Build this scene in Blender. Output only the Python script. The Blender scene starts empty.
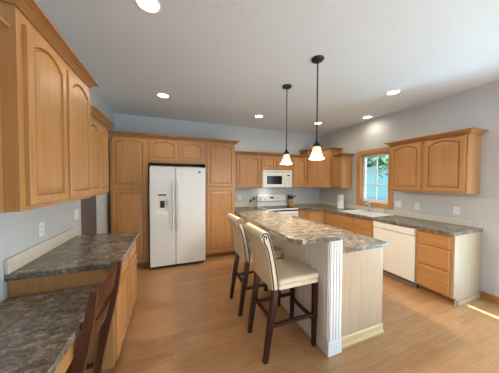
import bpy, bmesh, math, random
from math import sin, cos, pi, radians, tan
from mathutils import Vector, Matrix
random.seed(7)
S = bpy.context.scene
C = S.collection

# ---------------------------------------------------------------- camera
F_PX, YAW, PITCH, ROLL, CAM_H = 201.0, 0.3695, 0.0258, 0.0039, 1.52
cd = bpy.data.cameras.new('camera'); cam = bpy.data.objects.new('camera', cd); C.objects.link(cam)
cd.sensor_width = 36.0; cd.sensor_fit = 'HORIZONTAL'; cd.lens = F_PX / 499 * 36; cd.clip_start = 0.02
fw = Vector((sin(YAW) * cos(PITCH), cos(YAW) * cos(PITCH), -sin(PITCH)))
r0 = Vector((cos(YAW), -sin(YAW), 0)); u0 = r0.cross(fw)
rr = r0 * cos(ROLL) + u0 * sin(ROLL); uu = u0 * cos(ROLL) - r0 * sin(ROLL)
M4 = Matrix((rr, uu, -fw)).transposed().to_4x4(); M4.translation = (0, 0, CAM_H)
cam.matrix_world = M4
S.camera = cam

# ---------------------------------------------------------------- world, sun, daylight, exposure
SKY = (0.50, 0.76, 1.0); SKY_STRENGTH = 2.8
w = bpy.data.worlds.new('sky'); S.world = w; w.use_nodes = True
bg = w.node_tree.nodes['Background']; bg.inputs[0].default_value = (*SKY, 1); bg.inputs[1].default_value = SKY_STRENGTH
sd = bpy.data.lights.new('sun', 'SUN'); sun = bpy.data.objects.new('sun', sd); C.objects.link(sun)
sd.energy = 30.0; sd.angle = radians(0.25); sd.color = (1, .97, .93)
sun.rotation_euler = Vector((0.0, cos(radians(28.7)), -sin(radians(28.7)))).to_track_quat('-Z', 'Y').to_euler()


def area(name, loc, direction, sx, sy, power, color):
    l = bpy.data.lights.new(name, 'AREA'); l.shape = 'RECTANGLE'; l.size = sx; l.size_y = sy
    l.energy = power; l.color = color
    o = bpy.data.objects.new(name, l); C.objects.link(o); o.location = loc
    o.rotation_euler = Vector(direction).to_track_quat('-Z', 'Z').to_euler()
    return o


# daylight standing outside the two patio doors that are behind the camera's field of view
area('daylight_side', (4.2, 0.05, 1.0), (-1, 0, 0.05), 1.8, 1.9, 64, (0.60, 0.82, 1.0))
# fill lamps added low outside both doors to make the ceiling bluer
area('ceiling_fill_side', (4.75, 0.05, 0.12), (-1, 0, 0.75), 1.8, 1.2, 70, (0.45, 0.74, 1.0))
area('ceiling_fill_rear', (1.85, -3.75, 0.12), (0, 1, 1.3), 2.4, 1.2, 110, (0.42, 0.72, 1.0))
area('daylight_rear', (1.85, -3.35, 1.0), (0, 1, 0.1), 2.4, 1.9, 16, (0.92, 0.96, 1.0))
# spot added outside the side door for the bluish streak on the ceiling
gd = bpy.data.lights.new('ceiling_streak_spot', 'SPOT'); gd.energy = 260; gd.color = (.62, .82, 1.0); gd.spot_size = radians(13); gd.spot_blend = 1.0; gd.shadow_soft_size = .05
go = bpy.data.objects.new('ceiling_streak_spot', gd); C.objects.link(go); go.location = (4.55, -1.7, .3)
go.rotation_euler = (Vector((2.95, 1.72, 2.79)) - go.location).to_track_quat('-Z', 'Y').to_euler()
CAN_POWER = 24.0; CAN_COLOR = (1.0, 0.90, 0.70)
S.view_settings.view_transform = 'Standard'; S.view_settings.look = 'None'
S.view_settings.gamma = 1.0; S.view_settings.use_curve_mapping = False
S.view_settings.exposure = 0.0
S.cycles.use_denoising = True
S.cycles.max_bounces = 8; S.cycles.diffuse_bounces = 5; S.cycles.sample_clamp_indirect = 6.0

# ---------------------------------------------------------------- materials


def srgb(r, g, b):
    return tuple(((c / 255) / 12.92 if c / 255 <= 0.04045 else ((c / 255 + 0.055) / 1.055) ** 2.4) for c in (r, g, b)) + (1,)


def mat(name, col, rough=0.5, metal=0.0, spec=0.5, emit=None, estr=0.0):
    m = bpy.data.materials.new(name); m.use_nodes = True
    b = m.node_tree.nodes['Principled BSDF']
    b.inputs['Base Color'].default_value = col; b.inputs['Roughness'].default_value = rough
    b.inputs['Metallic'].default_value = metal; b.inputs['Specular IOR Level'].default_value = spec
    if emit: b.inputs['Emission Color'].default_value = emit; b.inputs['Emission Strength'].default_value = estr
    return m


def nd(m, t, **k):
    n = m.node_tree.nodes.new(t)
    for a, v in k.items(): setattr(n, a, v)
    return n


def lk(m, a, b): m.node_tree.links.new(a, b)


def coords(m, scale, rot=(0, 0, 0)):
    tc = nd(m, 'ShaderNodeTexCoord'); mp = nd(m, 'ShaderNodeMapping')
    mp.inputs['Scale'].default_value = scale; mp.inputs['Rotation'].default_value = rot
    lk(m, tc.outputs['Object'], mp.inputs['Vector']); return mp.outputs['Vector']


def noise(m, vec, scale, detail=4, rough=.55, dist=0):
    n = nd(m, 'ShaderNodeTexNoise'); lk(m, vec, n.inputs['Vector'])
    n.inputs['Scale'].default_value = scale; n.inputs['Detail'].default_value = detail
    n.inputs['Roughness'].default_value = rough; n.inputs['Distortion'].default_value = dist
    return n.outputs['Fac']


def ramp(m, fac, stops):
    r = nd(m, 'ShaderNodeValToRGB'); e = r.color_ramp.elements
    while len(e) < len(stops): e.new(0.5)
    for i, (p, c) in enumerate(stops): e[i].position = p; e[i].color = c
    lk(m, fac, r.inputs['Fac']); return r.outputs['Color']


def bump(m, fac, strength, dist=0.01):
    b = nd(m, 'ShaderNodeBump'); b.inputs['Strength'].default_value = strength; b.inputs['Distance'].default_value = dist
    lk(m, fac, b.inputs['Height']); lk(m, b.outputs['Normal'], m.node_tree.nodes['Principled BSDF'].inputs['Normal'])


def base(m): return m.node_tree.nodes['Principled BSDF'].inputs['Base Color']


def wood(name, c1, c2, grain='z', rough=.38, gs=1.0):
    m = mat(name, c1, rough)
    sc = {'z': (34, 34, 1.6), 'y': (34, 1.6, 34), 'x': (1.6, 34, 34)}[grain]
    v = coords(m, sc)
    f = noise(m, v, gs, 6, .6, .6)
    col = ramp(m, f, [(.28, c2), (.72, c1)])
    lk(m, col, base(m)); bump(m, f, .05, .002)
    return m


MAPLE = wood('honey_maple', srgb(188, 138, 86), srgb(168, 118, 69))
MAPLE_H = wood('honey_maple_along_y', srgb(188, 138, 86), srgb(168, 118, 69), 'y')
MAPLE_X = wood('honey_maple_along_x', srgb(188, 138, 86), srgb(168, 118, 69), 'x')
CROWNW = wood('crown_maple_shaded', srgb(168, 120, 70), srgb(150, 102, 56), 'y')  # maple darkened to carry the shade under the crowns
MAPLE_GLARE = wood('maple_glare_tint', srgb(190, 169, 142), srgb(176, 153, 125))  # maple of the end panels, lightened with daylight glare in the colour
PALE_X = wood('pale_maple_moulding', srgb(226, 198, 150), srgb(208, 176, 124), 'x')
OAKTRIM = wood('oak_trim', srgb(204, 150, 94), srgb(180, 126, 72))
OAKTRIM_Y = wood('oak_trim_y', srgb(190, 130, 74), srgb(165, 107, 56), 'y')
DARKWOOD = wood('espresso_wood', srgb(64, 26, 20), srgb(40, 14, 11), rough=.28)
CHAIRWOOD = wood('walnut_stained_wood', srgb(92, 53, 33), srgb(66, 35, 21), rough=.35)
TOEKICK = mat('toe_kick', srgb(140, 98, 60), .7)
WHITE = mat('white_paint', srgb(236, 236, 234), .4)
APPL = mat('white_appliance', srgb(224, 224, 222), .28)
CREAMAPPL = mat('off_white_appliance', srgb(230, 226, 216), .3)
PLATE = mat('plate_plastic', srgb(232, 232, 230), .4)
DARKSLOT = mat('dark_slot', srgb(30, 30, 32), .5)
BLACKGLASS = mat('black_glass', srgb(16, 17, 20), .15, spec=.35)
BRONZE = mat('dark_bronze', srgb(38, 34, 32), .45, .3)
CHROME = mat('chrome', srgb(215, 215, 218), .12, 1.0)
VINYL = mat('white_vinyl', srgb(240, 241, 243), .35)
LEATHER = mat('cream_leather', srgb(230, 216, 188), .42)
NAIL = mat('black_piping', srgb(28, 24, 22), .4)
PORCELAIN = mat('white_porcelain', srgb(240, 241, 242), .15)
PAPER = mat('white_paper', srgb(240, 240, 238), .9)
BLOCK = wood('knife_block_wood', srgb(176, 132, 88), srgb(150, 106, 66))
KNIFE = mat('black_handle', srgb(18, 17, 17), .4)
GREYBLUE = mat('grey_blue_badge', srgb(90, 112, 118), .3, .4)
MILL = mat('pale_mill', srgb(205, 200, 188), .4)
MILLTOP = mat('grey_mill_top', srgb(70, 72, 68), .4)
SPLASH = mat('cream_splash', srgb(214, 208, 194), .35)
sv = coords(SPLASH, (1, 1, 1)); lk(SPLASH, ramp(SPLASH, noise(SPLASH, sv, 30, 5), [(.3, srgb(206, 199, 184)), (.7, srgb(222, 217, 205))]), base(SPLASH))


def paint(name, c, bs=.12):
    m = mat(name, c, .75, spec=.3); v = coords(m, (1, 1, 1)); bump(m, noise(m, v, 90, 3), bs, .004); return m


WALL = paint('grey_wall_paint', srgb(196, 199, 201))
CEIL = mat('textured_ceiling_paint', srgb(214, 220, 227), .7, spec=.35)
v = coords(CEIL, (1, 1, 1)); f = noise(CEIL, v, 38, 6, .7, .8); bump(CEIL, f, .55, .012)

# laminate worktop
LAM = mat('mottled_brown_laminate', srgb(110, 98, 88), .22, spec=.55)
v = coords(LAM, (1, 1, 1), (0, 0, .5)); v2 = coords(LAM, (1, 1.7, 1), (0, 0, -.4))
n1 = noise(LAM, v2, 12, 9, .66, .5); n2 = noise(LAM, v, 60, 5, .7, .3)
mx = nd(LAM, 'ShaderNodeMath', operation='MULTIPLY_ADD'); lk(LAM, n2, mx.inputs[0]); mx.inputs[1].default_value = .45; 
ad = nd(LAM, 'ShaderNodeMath', operation='MULTIPLY'); lk(LAM, n1, ad.inputs[0]); ad.inputs[1].default_value = .62; lk(LAM, ad.outputs[0], mx.inputs[2])
lk(LAM, ramp(LAM, mx.outputs[0], [(.36, srgb(62, 56, 53)), (.48, srgb(88, 80, 73)), (.55, srgb(114, 104, 93)), (.66, srgb(164, 150, 131))]), base(LAM))

# plank floor, boards run along X
FLOOR = mat('oak_plank_floor', srgb(200, 152, 102), .26, spec=.6)
tc = nd(FLOOR, 'ShaderNodeTexCoord'); br = nd(FLOOR, 'ShaderNodeTexBrick'); lk(FLOOR, tc.outputs['Object'], br.inputs['Vector'])
br.offset = .37; br.inputs['Scale'].default_value = 1; br.inputs['Brick Width'].default_value = 1.1; br.inputs['Row Height'].default_value = .095
br.inputs['Mortar Size'].default_value = .0012; br.inputs['Mortar Smooth'].default_value = .2; br.inputs['Bias'].default_value = 0
br.inputs['Color1'].default_value = srgb(198, 154, 110); br.inputs['Color2'].default_value = srgb(186, 141, 97); br.inputs['Mortar'].default_value = srgb(168, 124, 82)
g = noise(FLOOR, coords(FLOOR, (2.2, 26, 1)), 1.6, 7, .65, .8)
gc = ramp(FLOOR, g, [(.25, srgb(226, 216, 206)), (.75, (1, 1, 1, 1))])
mm = nd(FLOOR, 'ShaderNodeMix', data_type='RGBA', blend_type='MULTIPLY'); mm.inputs['Factor'].default_value = 1
lk(FLOOR, br.outputs['Color'], mm.inputs['A']); lk(FLOOR, gc, mm.inputs['B']); lk(FLOOR, mm.outputs['Result'], base(FLOOR))

# window glass: clear pane with a faint reflection
GLASS = bpy.data.materials.new('window_glass'); GLASS.use_nodes = True
nt = GLASS.node_tree; nt.nodes.remove(nt.nodes['Principled BSDF'])
tr = nd(GLASS, 'ShaderNodeBsdfTransparent'); gl = nd(GLASS, 'ShaderNodeBsdfGlossy'); gl.inputs['Roughness'].default_value = .02
mxs = nd(GLASS, 'ShaderNodeMixShader'); mxs.inputs[0].default_value = .06
lk(GLASS, tr.outputs[0], mxs.inputs[1]); lk(GLASS, gl.outputs[0], mxs.inputs[2]); lk(GLASS, mxs.outputs[0], nt.nodes['Material Output'].inputs['Surface'])
# pendant glass, lit from inside
SHADE = mat('lit_cream_glass', srgb(250, 238, 205), .35, emit=srgb(255, 226, 160), estr=.55)
SHADE2 = mat('lit_white_glass', srgb(255, 250, 232), .35, emit=srgb(255, 236, 200), estr=1.3)
LENS = mat('lit_lamp_lens', (1, 1, 1, 1), .5, emit=srgb(255, 240, 215), estr=9.0)
LAWN = mat('lawn', srgb(96, 130, 70), .9)
LEAF = mat('leaf_green', srgb(70, 112, 78), .7); LEAF2 = mat('leaf_deep_green', srgb(44, 84, 70), .7)
BARK = mat('bark', srgb(110, 92, 72), .9)
lv = coords(LAWN, (1, 1, 1)); lk(LAWN, ramp(LAWN, noise(LAWN, lv, 3, 6), [(.3, srgb(86, 122, 70)), (.7, srgb(130, 160, 96))]), base(LAWN))


# ---------------------------------------------------------------- mesh builders
class MB:
    """Collects shapes in world coordinates; build() links them as one mesh."""

    def __init__(s): s.bm = bmesh.new()

    def poly(s, verts, faces):
        vs = [s.bm.verts.new(v) for v in verts]
        for f in faces:
            try: s.bm.faces.new([vs[i] for i in f])
            except ValueError: pass
        return vs

    def box(s, x0, x1, y0, y1, z0, z1, bev=0.0, seg=2):
        t = bmesh.new()
        vs = [t.verts.new(v) for v in ((x0, y0, z0), (x1, y0, z0), (x1, y1, z0), (x0, y1, z0), (x0, y0, z1), (x1, y0, z1), (x1, y1, z1), (x0, y1, z1))]
        for f in ((0, 3, 2, 1), (4, 5, 6, 7), (0, 1, 5, 4), (1, 2, 6, 5), (2, 3, 7, 6), (3, 0, 4, 7)): t.faces.new([vs[i] for i in f])
        if bev: bmesh.ops.bevel(t, geom=t.edges[:], offset=bev, segments=seg, profile=.5, affect='EDGES')
        s.merge(t); return s

    def merge(s, t):
        vm = {v: s.bm.verts.new(v.co) for v in t.verts}
        for f in t.faces:
            try: s.bm.faces.new([vm[v] for v in f.verts])
            except ValueError: pass
        t.free()

    def prism(s, pts, z0, z1, bev=0.0):
        """vertical prism over an XY outline"""
        t = bmesh.new()
        a = [t.verts.new((x, y, z0)) for x, y in pts]; b = [t.verts.new((x, y, z1)) for x, y in pts]; n = len(pts)
        t.faces.new(a[::-1]); t.faces.new(b)
        for i in range(n): t.faces.new((a[i], a[(i + 1) % n], b[(i + 1) % n], b[i]))
        bmesh.ops.recalc_face_normals(t, faces=t.faces[:])
        if bev:
            es = [e for e in t.edges if abs(e.verts[0].co.z - e.verts[1].co.z) < 1e-6]
            bmesh.ops.bevel(t, geom=es, offset=bev, segments=2, profile=.5, affect='EDGES')
        s.merge(t); return s

    def extrude_y(s, pts, y0, y1, bev=0.0):
        """XZ outline swept along Y"""
        t = bmesh.new(); n = len(pts)
        a = [t.verts.new((x, y0, z)) for x, z in pts]; b = [t.verts.new((x, y1, z)) for x, z in pts]
        t.faces.new(a); t.faces.new(b[::-1])
        for i in range(n): t.faces.new((a[i], b[i], b[(i + 1) % n], a[(i + 1) % n]))
        bmesh.ops.recalc_face_normals(t, faces=t.faces[:])
        if bev:
            es = [e for e in t.edges if abs(e.verts[0].co.y - e.verts[1].co.y) < 1e-6]
            bmesh.ops.bevel(t, geom=es, offset=bev, segments=2, profile=.5, affect='EDGES')
        s.merge(t); return s

    def tube(s, pts, r, n=10, sq=False):
        pts = [Vector(p) for p in pts]; rs = r if isinstance(r, (list, tuple)) else [r] * len(pts); rings = []
        for i, p in enumerate(pts):
            d = (pts[min(i + 1, len(pts) - 1)] - pts[max(i - 1, 0)]).normalized()
            ref = Vector((0, 1, 0)) if abs(d.y) < .9 else Vector((1, 0, 0))
            a = d.cross(ref).normalized(); b = d.cross(a).normalized()
            if sq: k = rs[i]; off = [(k, k), (-k, k), (-k, -k), (k, -k)]
            else: off = [(rs[i] * cos(2 * pi * j / n), rs[i] * sin(2 * pi * j / n)) for j in range(n)]
            rings.append([s.bm.verts.new(p + a * x + b * y) for x, y in off])
        m = len(rings[0])
        for i in range(len(rings) - 1):
            for j in range(m): s.bm.faces.new((rings[i][j], rings[i][(j + 1) % m], rings[i + 1][(j + 1) % m], rings[i + 1][j]))
        s.bm.faces.new(rings[0][::-1]); s.bm.faces.new(rings[-1]); return s

    def lathe(s, cx, cy, prof, n=24, capped=True):
        rings = [[s.bm.verts.new((cx + r * cos(2 * pi * j / n), cy + r * sin(2 * pi * j / n), z)) for j in range(n)] for r, z in prof]
        for i in range(len(rings) - 1):
            for j in range(n): s.bm.faces.new((rings[i][j], rings[i][(j + 1) % n], rings[i + 1][(j + 1) % n], rings[i + 1][j]))
        if capped: s.bm.faces.new(rings[0][::-1]); s.bm.faces.new(rings[-1])
        return s

    def sweep(s, path, profile, side=1):
        """profile (outward, z) carried along an open XY path with mitred corners"""
        n = len(path); P = [Vector(p) for p in path]; rows = []
        for i in range(n):
            d1 = (P[i] - P[i - 1]).normalized() if i else (P[1] - P[0]).normalized()
            d2 = (P[i + 1] - P[i]).normalized() if i < n - 1 else d1
            n1 = Vector((d1.y, -d1.x)) * side; n2 = Vector((d2.y, -d2.x)) * side
            mdir = (n1 + n2).normalized(); k = 1 / max(.2, mdir.dot(n1))
            rows.append([s.bm.verts.new((P[i].x + mdir.x * o * k, P[i].y + mdir.y * o * k, z)) for o, z in profile])
        m = len(profile)
        for i in range(n - 1):
            for j in range(m): s.bm.faces.new((rows[i][j], rows[i][(j + 1) % m], rows[i + 1][(j + 1) % m], rows[i + 1][j]))
        s.bm.faces.new(rows[0]); s.bm.faces.new(rows[-1][::-1]); return s

    def build(s, name, m, parent=None, smooth=False, mod=None):
        bmesh.ops.recalc_face_normals(s.bm, faces=s.bm.faces[:])
        off = Vector((0, 0, 0)); p = parent
        while p: off += p.location; p = p.parent
        if off.length: bmesh.ops.translate(s.bm, verts=s.bm.verts[:], vec=-off)
        me = bpy.data.meshes.new(name); s.bm.to_mesh(me); s.bm.free()
        me.materials.append(m)
        if smooth:
            for p in me.polygons: p.use_smooth = True
        o = bpy.data.objects.new(name, me); C.objects.link(o); o.parent = parent
        if smooth: me.set_sharp_from_angle(angle=radians(38))
        return o


def tag(o, label, cat, group=None):
    o['label'] = label; o['category'] = cat
    if group: o['group'] = group
    return o


def thing(name, label, cat, loc=(0, 0, 0), group=None):
    o = bpy.data.objects.new(name, None); C.objects.link(o); o.location = loc; o.empty_display_size = .1
    return tag(o, label, cat, group)


def struct(name, mb, m, parent=None, **k):
    o = mb.build(name, m, parent, **k)
    if parent is None: o['kind'] = 'structure'
    return o


def copy_tree(o, parent=None):
    c = o.copy(); C.objects.link(c); c.parent = parent
    for ch in [k for k in bpy.data.objects if k.parent == o]: copy_tree(ch, c)
    return c


class Frame:
    """local (u along the run, w out from the wall, z up) to world"""

    def __init__(s, o, u, w): s.o = Vector(o); s.u = Vector(u).normalized(); s.w = Vector(w).normalized()

    def p(s, u, w, z):
        q = s.o + s.u * u + s.w * w; return (q.x, q.y, z)


def fbox(mb, fr, u0, u1, w0, w1, z0, z1, bev=0.0):
    t = bmesh.new()
    vs = [t.verts.new(fr.p(*v)) for v in ((u0, w0, z0), (u1, w0, z0), (u1, w1, z0), (u0, w1, z0), (u0, w0, z1), (u1, w0, z1), (u1, w1, z1), (u0, w1, z1))]
    for f in ((0, 3, 2, 1), (4, 5, 6, 7), (0, 1, 5, 4), (1, 2, 6, 5), (2, 3, 7, 6), (3, 0, 4, 7)): t.faces.new([vs[i] for i in f])
    bmesh.ops.recalc_face_normals(t, faces=t.faces[:])
    if bev: bmesh.ops.bevel(t, geom=t.edges[:], offset=bev, segments=2, profile=.5, affect='EDGES')
    mb.merge(t)


def door_mesh(fr, u0, u1, z0, z1, w0, arch=True, t=.022, st=.047):
    """raised-panel door: slab, stiles and rails, routed groove, raised field; arched or square head"""
    mb = MB(); N = 14 if arch else 1
    W = u1 - u0; rise = min(.055, .13 * W) if arch else 0

    def loop(ins, head, w):
        ti = ins - (.02 if arch and ins > .02 else 0)
        a, b, lo, hi = u0 + ins, u1 - ins, z0 + ins, z1 - ti - head
        pts = [(a, lo), (b, lo)]
        for i in range(N + 1):
            sft = i / N; u = b + (a - b) * sft
            if head is not None and arch and ins > .02:
                q = max(0, 1 - ((2 * sft - 1) / .95) ** 2)
                z = hi + rise * q ** .92
            else: z = hi
            pts.append((u, z))
        return [mb.bm.verts.new(fr.p(u, w, z)) for u, z in pts]

    e = .004
    hd = rise
    L = [loop(0, 0, w0), loop(0, 0, w0 + t - e), loop(e, 0, w0 + t), loop(st, hd, w0 + t), loop(st + .003, hd, w0 + t - .018),
         loop(st + .014, hd, w0 + t - .018), loop(st + .017, hd, w0 + t - .006), loop(st + .045, hd, w0 + t - .002)]
    n = len(L[0])
    mb.bm.faces.new(L[0])
    for a, b in zip(L, L[1:]):
        for i in range(n): mb.bm.faces.new((a[i], a[(i + 1) % n], b[(i + 1) % n], b[i]))
    mb.bm.faces.new(L[-1][::-1])
    return mb


def drawer_mesh(fr, u0, u1, z0, z1, w0, t=.019):
    mb = MB(); e = .008

    def loop(i, w): return [mb.bm.verts.new(fr.p(u, w, z)) for u, z in ((u0 + i, z0 + i), (u1 - i, z0 + i), (u1 - i, z1 - i), (u0 + i, z1 - i))]
    L = [loop(0, w0), loop(0, w0 + t * .55), loop(e, w0 + t), loop(.03, w0 + t)]
    mb.bm.faces.new(L[0])
    for a, b in zip(L, L[1:]):
        for i in range(4): mb.bm.faces.new((a[i], a[(i + 1) % 4], b[(i + 1) % 4], b[i]))
    mb.bm.faces.new(L[-1][::-1]); return mb


CROWN = [(-.012, -.046), (.005, -.046), (.007, -.036), (.014, -.030), (.024, -.016), (.042, -.007), (.048, -.004), (.058, -.003), (.058, .012), (-.012, .012)]


def cabinet(name, label, cat, group, fr, W, D, z0, z1, doors=(), drawers=(), kick=0, grain_h=MAPLE_H, panel=None, open_top=False):
    """one cabinet unit: body with toe kick, doors, drawers. D includes the 19 mm door."""
    g = .0012; bw = D - .019
    c = fr.p(W / 2, bw / 2, z0 if not kick else 0)
    root = thing(name, label, cat, c, group)
    b = MB()
    if open_top:
        fbox(b, fr, g, .02, .004, bw, z0 + kick, z1); fbox(b, fr, W - .02, W - g, .004, bw, z0 + kick, z1)
        fbox(b, fr, .02, W - .02, bw - .02, bw, z0 + kick, z1); fbox(b, fr, .02, W - .02, .004, bw - .02, z0 + kick, z0 + kick + .02)
    else: fbox(b, fr, g, W - g, .004, bw, z0 + kick, z1)
    b.build('body', panel or MAPLE, root)
    if kick:
        k = MB(); fbox(k, fr, g, W - g, .02, bw - .075, 0, kick); k.build('toe_kick', TOEKICK, root)
    for d in doors:
        u0, u1, a, b_, arch = d
        door_mesh(fr, u0, u1, a, b_, bw, arch).build('door', MAPLE, root)
    for u0, u1, a, b_ in drawers:
        drawer_mesh(fr, u0, u1, a, b_, bw).build('drawer_front', grain_h, root)
    return root


# ---------------------------------------------------------------- the setting
XL, XR, YB, YR, ZC = -1.0, 3.8, 4.47, -3.0, 2.79
T = .12
struct('floor', MB().box(XL - T, XR + T, YR - T, YB + T, -.1, 0), FLOOR)
struct('ceiling', MB().box(XL - T, XR + T, YR - T, YB + T, ZC, ZC + .12), CEIL)
OP0, OP1, OPH = 2.92, 3.46, 2.06
b = MB(); b.box(XL - T, XL, YR, OP0, 0, ZC); b.box(XL - T, XL, OP1, YB, 0, ZC); b.box(XL - T, XL, OP0, OP1, OPH, ZC)
struct('wall_left', b, WALL)
struct('wall_back', MB().box(XL - T, XR + T, YB, YB + T, 0, ZC), WALL)
# right wall: kitchen window opening and patio-door opening (behind the camera's field of view)
WY0, WY1, WZ0, WZ1 = 2.56, 3.19, 1.085, 2.105
PY0, PY1, PH = -.95, 1.0, 2.1
b = MB()
b.box(XR, XR + T, YR, PY0, 0, ZC); b.box(XR, XR + T, PY0, PY1, PH, ZC); b.box(XR, XR + T, PY1, WY0, 0, ZC)
b.box(XR, XR + T, WY0, WY1, 0, WZ0); b.box(XR, XR + T, WY0, WY1, WZ1, ZC); b.box(XR, XR + T, WY1, YB, 0, ZC)
struct('wall_right', b, WALL)
# rear wall with a patio door and an added slot that shapes the floor's sun streak
RX0, RX1 = .6, 3.1; SX0, SX1 = 3.375, 3.43
b = MB()
b.box(XL - T, RX0, YR - T, YR, 0, ZC); b.box(RX0, RX1, YR - T, YR, PH, ZC); b.box(RX1, SX0, YR - T, YR, 0, ZC)
b.box(SX0, SX1, YR - T, YR, 2.42, ZC); b.box(SX1, XR + T, YR - T, YR, 0, ZC)
struct('wall_rear', b, WALL)
# slab painted with the darkness of the unlit opening beyond the left counter
struct('dark_opening_slab', MB().box(XL - .06, XL - .008, OP0 + .003, OP1 - .003, .004, OPH - .003), mat('unlit_opening_tone', srgb(98, 90, 88), .55))
# baseboard on the right wall
BBP = [(0, 0), (.014, 0), (.014, .07), (.008, .085), (0, .09)]
struct('baseboard_right', MB().sweep([(XR - .0005, 1.33), (XR - .0005, PY1 + .08)], BBP, 1), OAKTRIM_Y)


def patio(name, x0, x1, y0, y1, along_x, h):
    fr = MB(); gl = MB(); e = .05
    if along_x:
        y = (y0 + y1) / 2
        for a, b_ in ((x0, x0 + e), (x1 - e, x1), ((x0 + x1) / 2 - .04, (x0 + x1) / 2 + .04)): fr.box(a, b_, y - .04, y + .04, 0, h)
        for a, b_ in ((0, e), (h - e, h)): fr.box(x0 + e, x1 - e, y - .04, y + .04, a, b_)
        gl.box(x0 + e, x1 - e, y - .003, y + .003, e, h - e)
    else:
        x = (x0 + x1) / 2
        for a, b_ in ((y0, y0 + e), (y1 - e, y1), ((y0 + y1) / 2 - .04, (y0 + y1) / 2 + .04)): fr.box(x - .04, x + .04, a, b_, 0, h)
        for a, b_ in ((0, e), (h - e, h)): fr.box(x - .04, x + .04, y0 + e, y1 - e, a, b_)
        gl.box(x - .003, x + .003, y0 + e, y1 - e, e, h - e)
    o = struct(name, fr, VINYL); gl.build('glass', GLASS, o)


patio('door_1', XR, XR + T, PY0, PY1, False, PH)
patio('door_2', RX0, RX1, YR - T, YR, True, PH)

# kitchen window: oak casing and jamb, white vinyl frame with muntins
cs = .072
b = MB()
for (y0, y1, z0, z1) in ((WY0 - cs, WY0, WZ0 - cs, WZ1 + cs), (WY1, WY1 + cs, WZ0 - cs, WZ1 + cs), (WY0, WY1, WZ1, WZ1 + cs), (WY0, WY1, WZ0 - cs, WZ0)):
    b.box(XR - .02, XR - .0005, y0, y1, z0, z1)
win = struct('window_1', b, OAKTRIM)
b = MB()
b.box(XR - .015, XR + .075, WY0 + .0005, WY0 + .016, WZ0 + .001, WZ1 - .001); b.box(XR - .015, XR + .075, WY1 - .016, WY1 - .0005, WZ0 + .001, WZ1 - .001)
b.box(XR - .015, XR + .075, WY0 + .016, WY1 - .016, WZ1 - .016, WZ1 - .001); b.box(XR - .015, XR + .075, WY0 + .016, WY1 - .016, WZ0 + .001, WZ0 + .016)
b.build('jamb', OAKTRIM, win)
gy0, gy1, gz0, gz1 = WY0 + .02, WY1 - .02, WZ0 + .02, WZ1 - .02
b = MB(); xf = XR + .055
b.box(xf, xf + .05, gy0, gy0 + .05, gz0, gz1); b.box(xf, xf + .05, gy1 - .05, gy1, gz0, gz1)
b.box(xf, xf + .05, gy0 + .05, gy1 - .05, gz1 - .05, gz1); b.box(xf, xf + .05, gy0 + .05, gy1 - .05, gz0, gz0 + .05)
b.build('sash_frame', VINYL, win)
b = MB(); ym = (gy0 + gy1) / 2
b.box(xf + .015, xf + .035, ym - .012, ym + .012, gz0 + .05, gz1 - .05)
for k in (1, 2):
    zz = gz0 + .05 + (gz1 - gz0 - .1) * k / 3
    b.box(xf + .016, xf + .034, gy0 + .05, gy1 - .05, zz - .011, zz + .011)
b.build('muntins', VINYL, win)
MB().box(xf + .023, xf + .027, gy0 + .045, gy1 - .045, gz0 + .045, gz1 - .045).build('glass', GLASS, win)

# ---------------------------------------------------------------- outdoors beyond the kitchen window
struct('ground', MB().box(XR + T + .02, 40, -14, 40, -.75, -.6), LAWN)


def tree(x, y, h, r, label, m, seed):
    rnd = random.Random(seed)
    t = thing('leafy_tree', label, 'tree', (x, y, -.6), 'trees outside the window')
    MB().tube([(x, y, -.6), (x + .1, y - .05, h * .3), (x - .05, y + .05, h * .6)], [.2, .16, .1], 10).build('trunk', BARK, t)
    mb = MB()
    for k in range(1500):
        th = rnd.uniform(0, 2 * pi); ph = math.acos(rnd.uniform(-1, 1)); q = r * rnd.uniform(.45, 1) 
        c = Vector((x + q * sin(ph) * cos(th), y + q * sin(ph) * sin(th), h * .60 + q * 1.1 * cos(ph)))
        a = Vector((rnd.gauss(0, 1), rnd.gauss(0, 1), rnd.gauss(0, 1))).normalized(); b_ = a.orthogonal().normalized(); s = rnd.uniform(.12, .26)
        vs = [mb.bm.verts.new(c + a * s), mb.bm.verts.new(c + b_ * s * .5), mb.bm.verts.new(c - a * s), mb.bm.verts.new(c - b_ * s * .5)]
        mb.bm.faces.new(vs)
    mb.build('crown', m, t)


hs = thing('house', 'pale blue sided building seen through the kitchen window', 'building', (24, 17, -.6))
SID = mat('pale_blue_siding', srgb(160, 190, 206), .7)
b = MB()
for k in range(24): b.box(22.0 - .01 * (k % 2), 28, 6, 34, -.6 + k * .18, -.6 + k * .18 + .178)
b.build('siding', SID, hs)
MB().extrude_y([(21.4, 3.73), (28.6, 3.73), (25, 6.2)], 5.5, 34.5).build('roof', mat('grey_shingle', srgb(96, 104, 112), .8), hs)
tree(9.6, 6.2, 6.2, 1.9, 'bright green leafy tree nearest outside the kitchen window', LEAF, 1)
tree(16.0, 9.2, 8.5, 2.7, 'deep green leafy tree at right in the window view', LEAF2, 2)
tree(14.0, 15.0, 8.5, 2.8, 'deep green leafy tree at left in the window view', LEAF2, 3)

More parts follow.
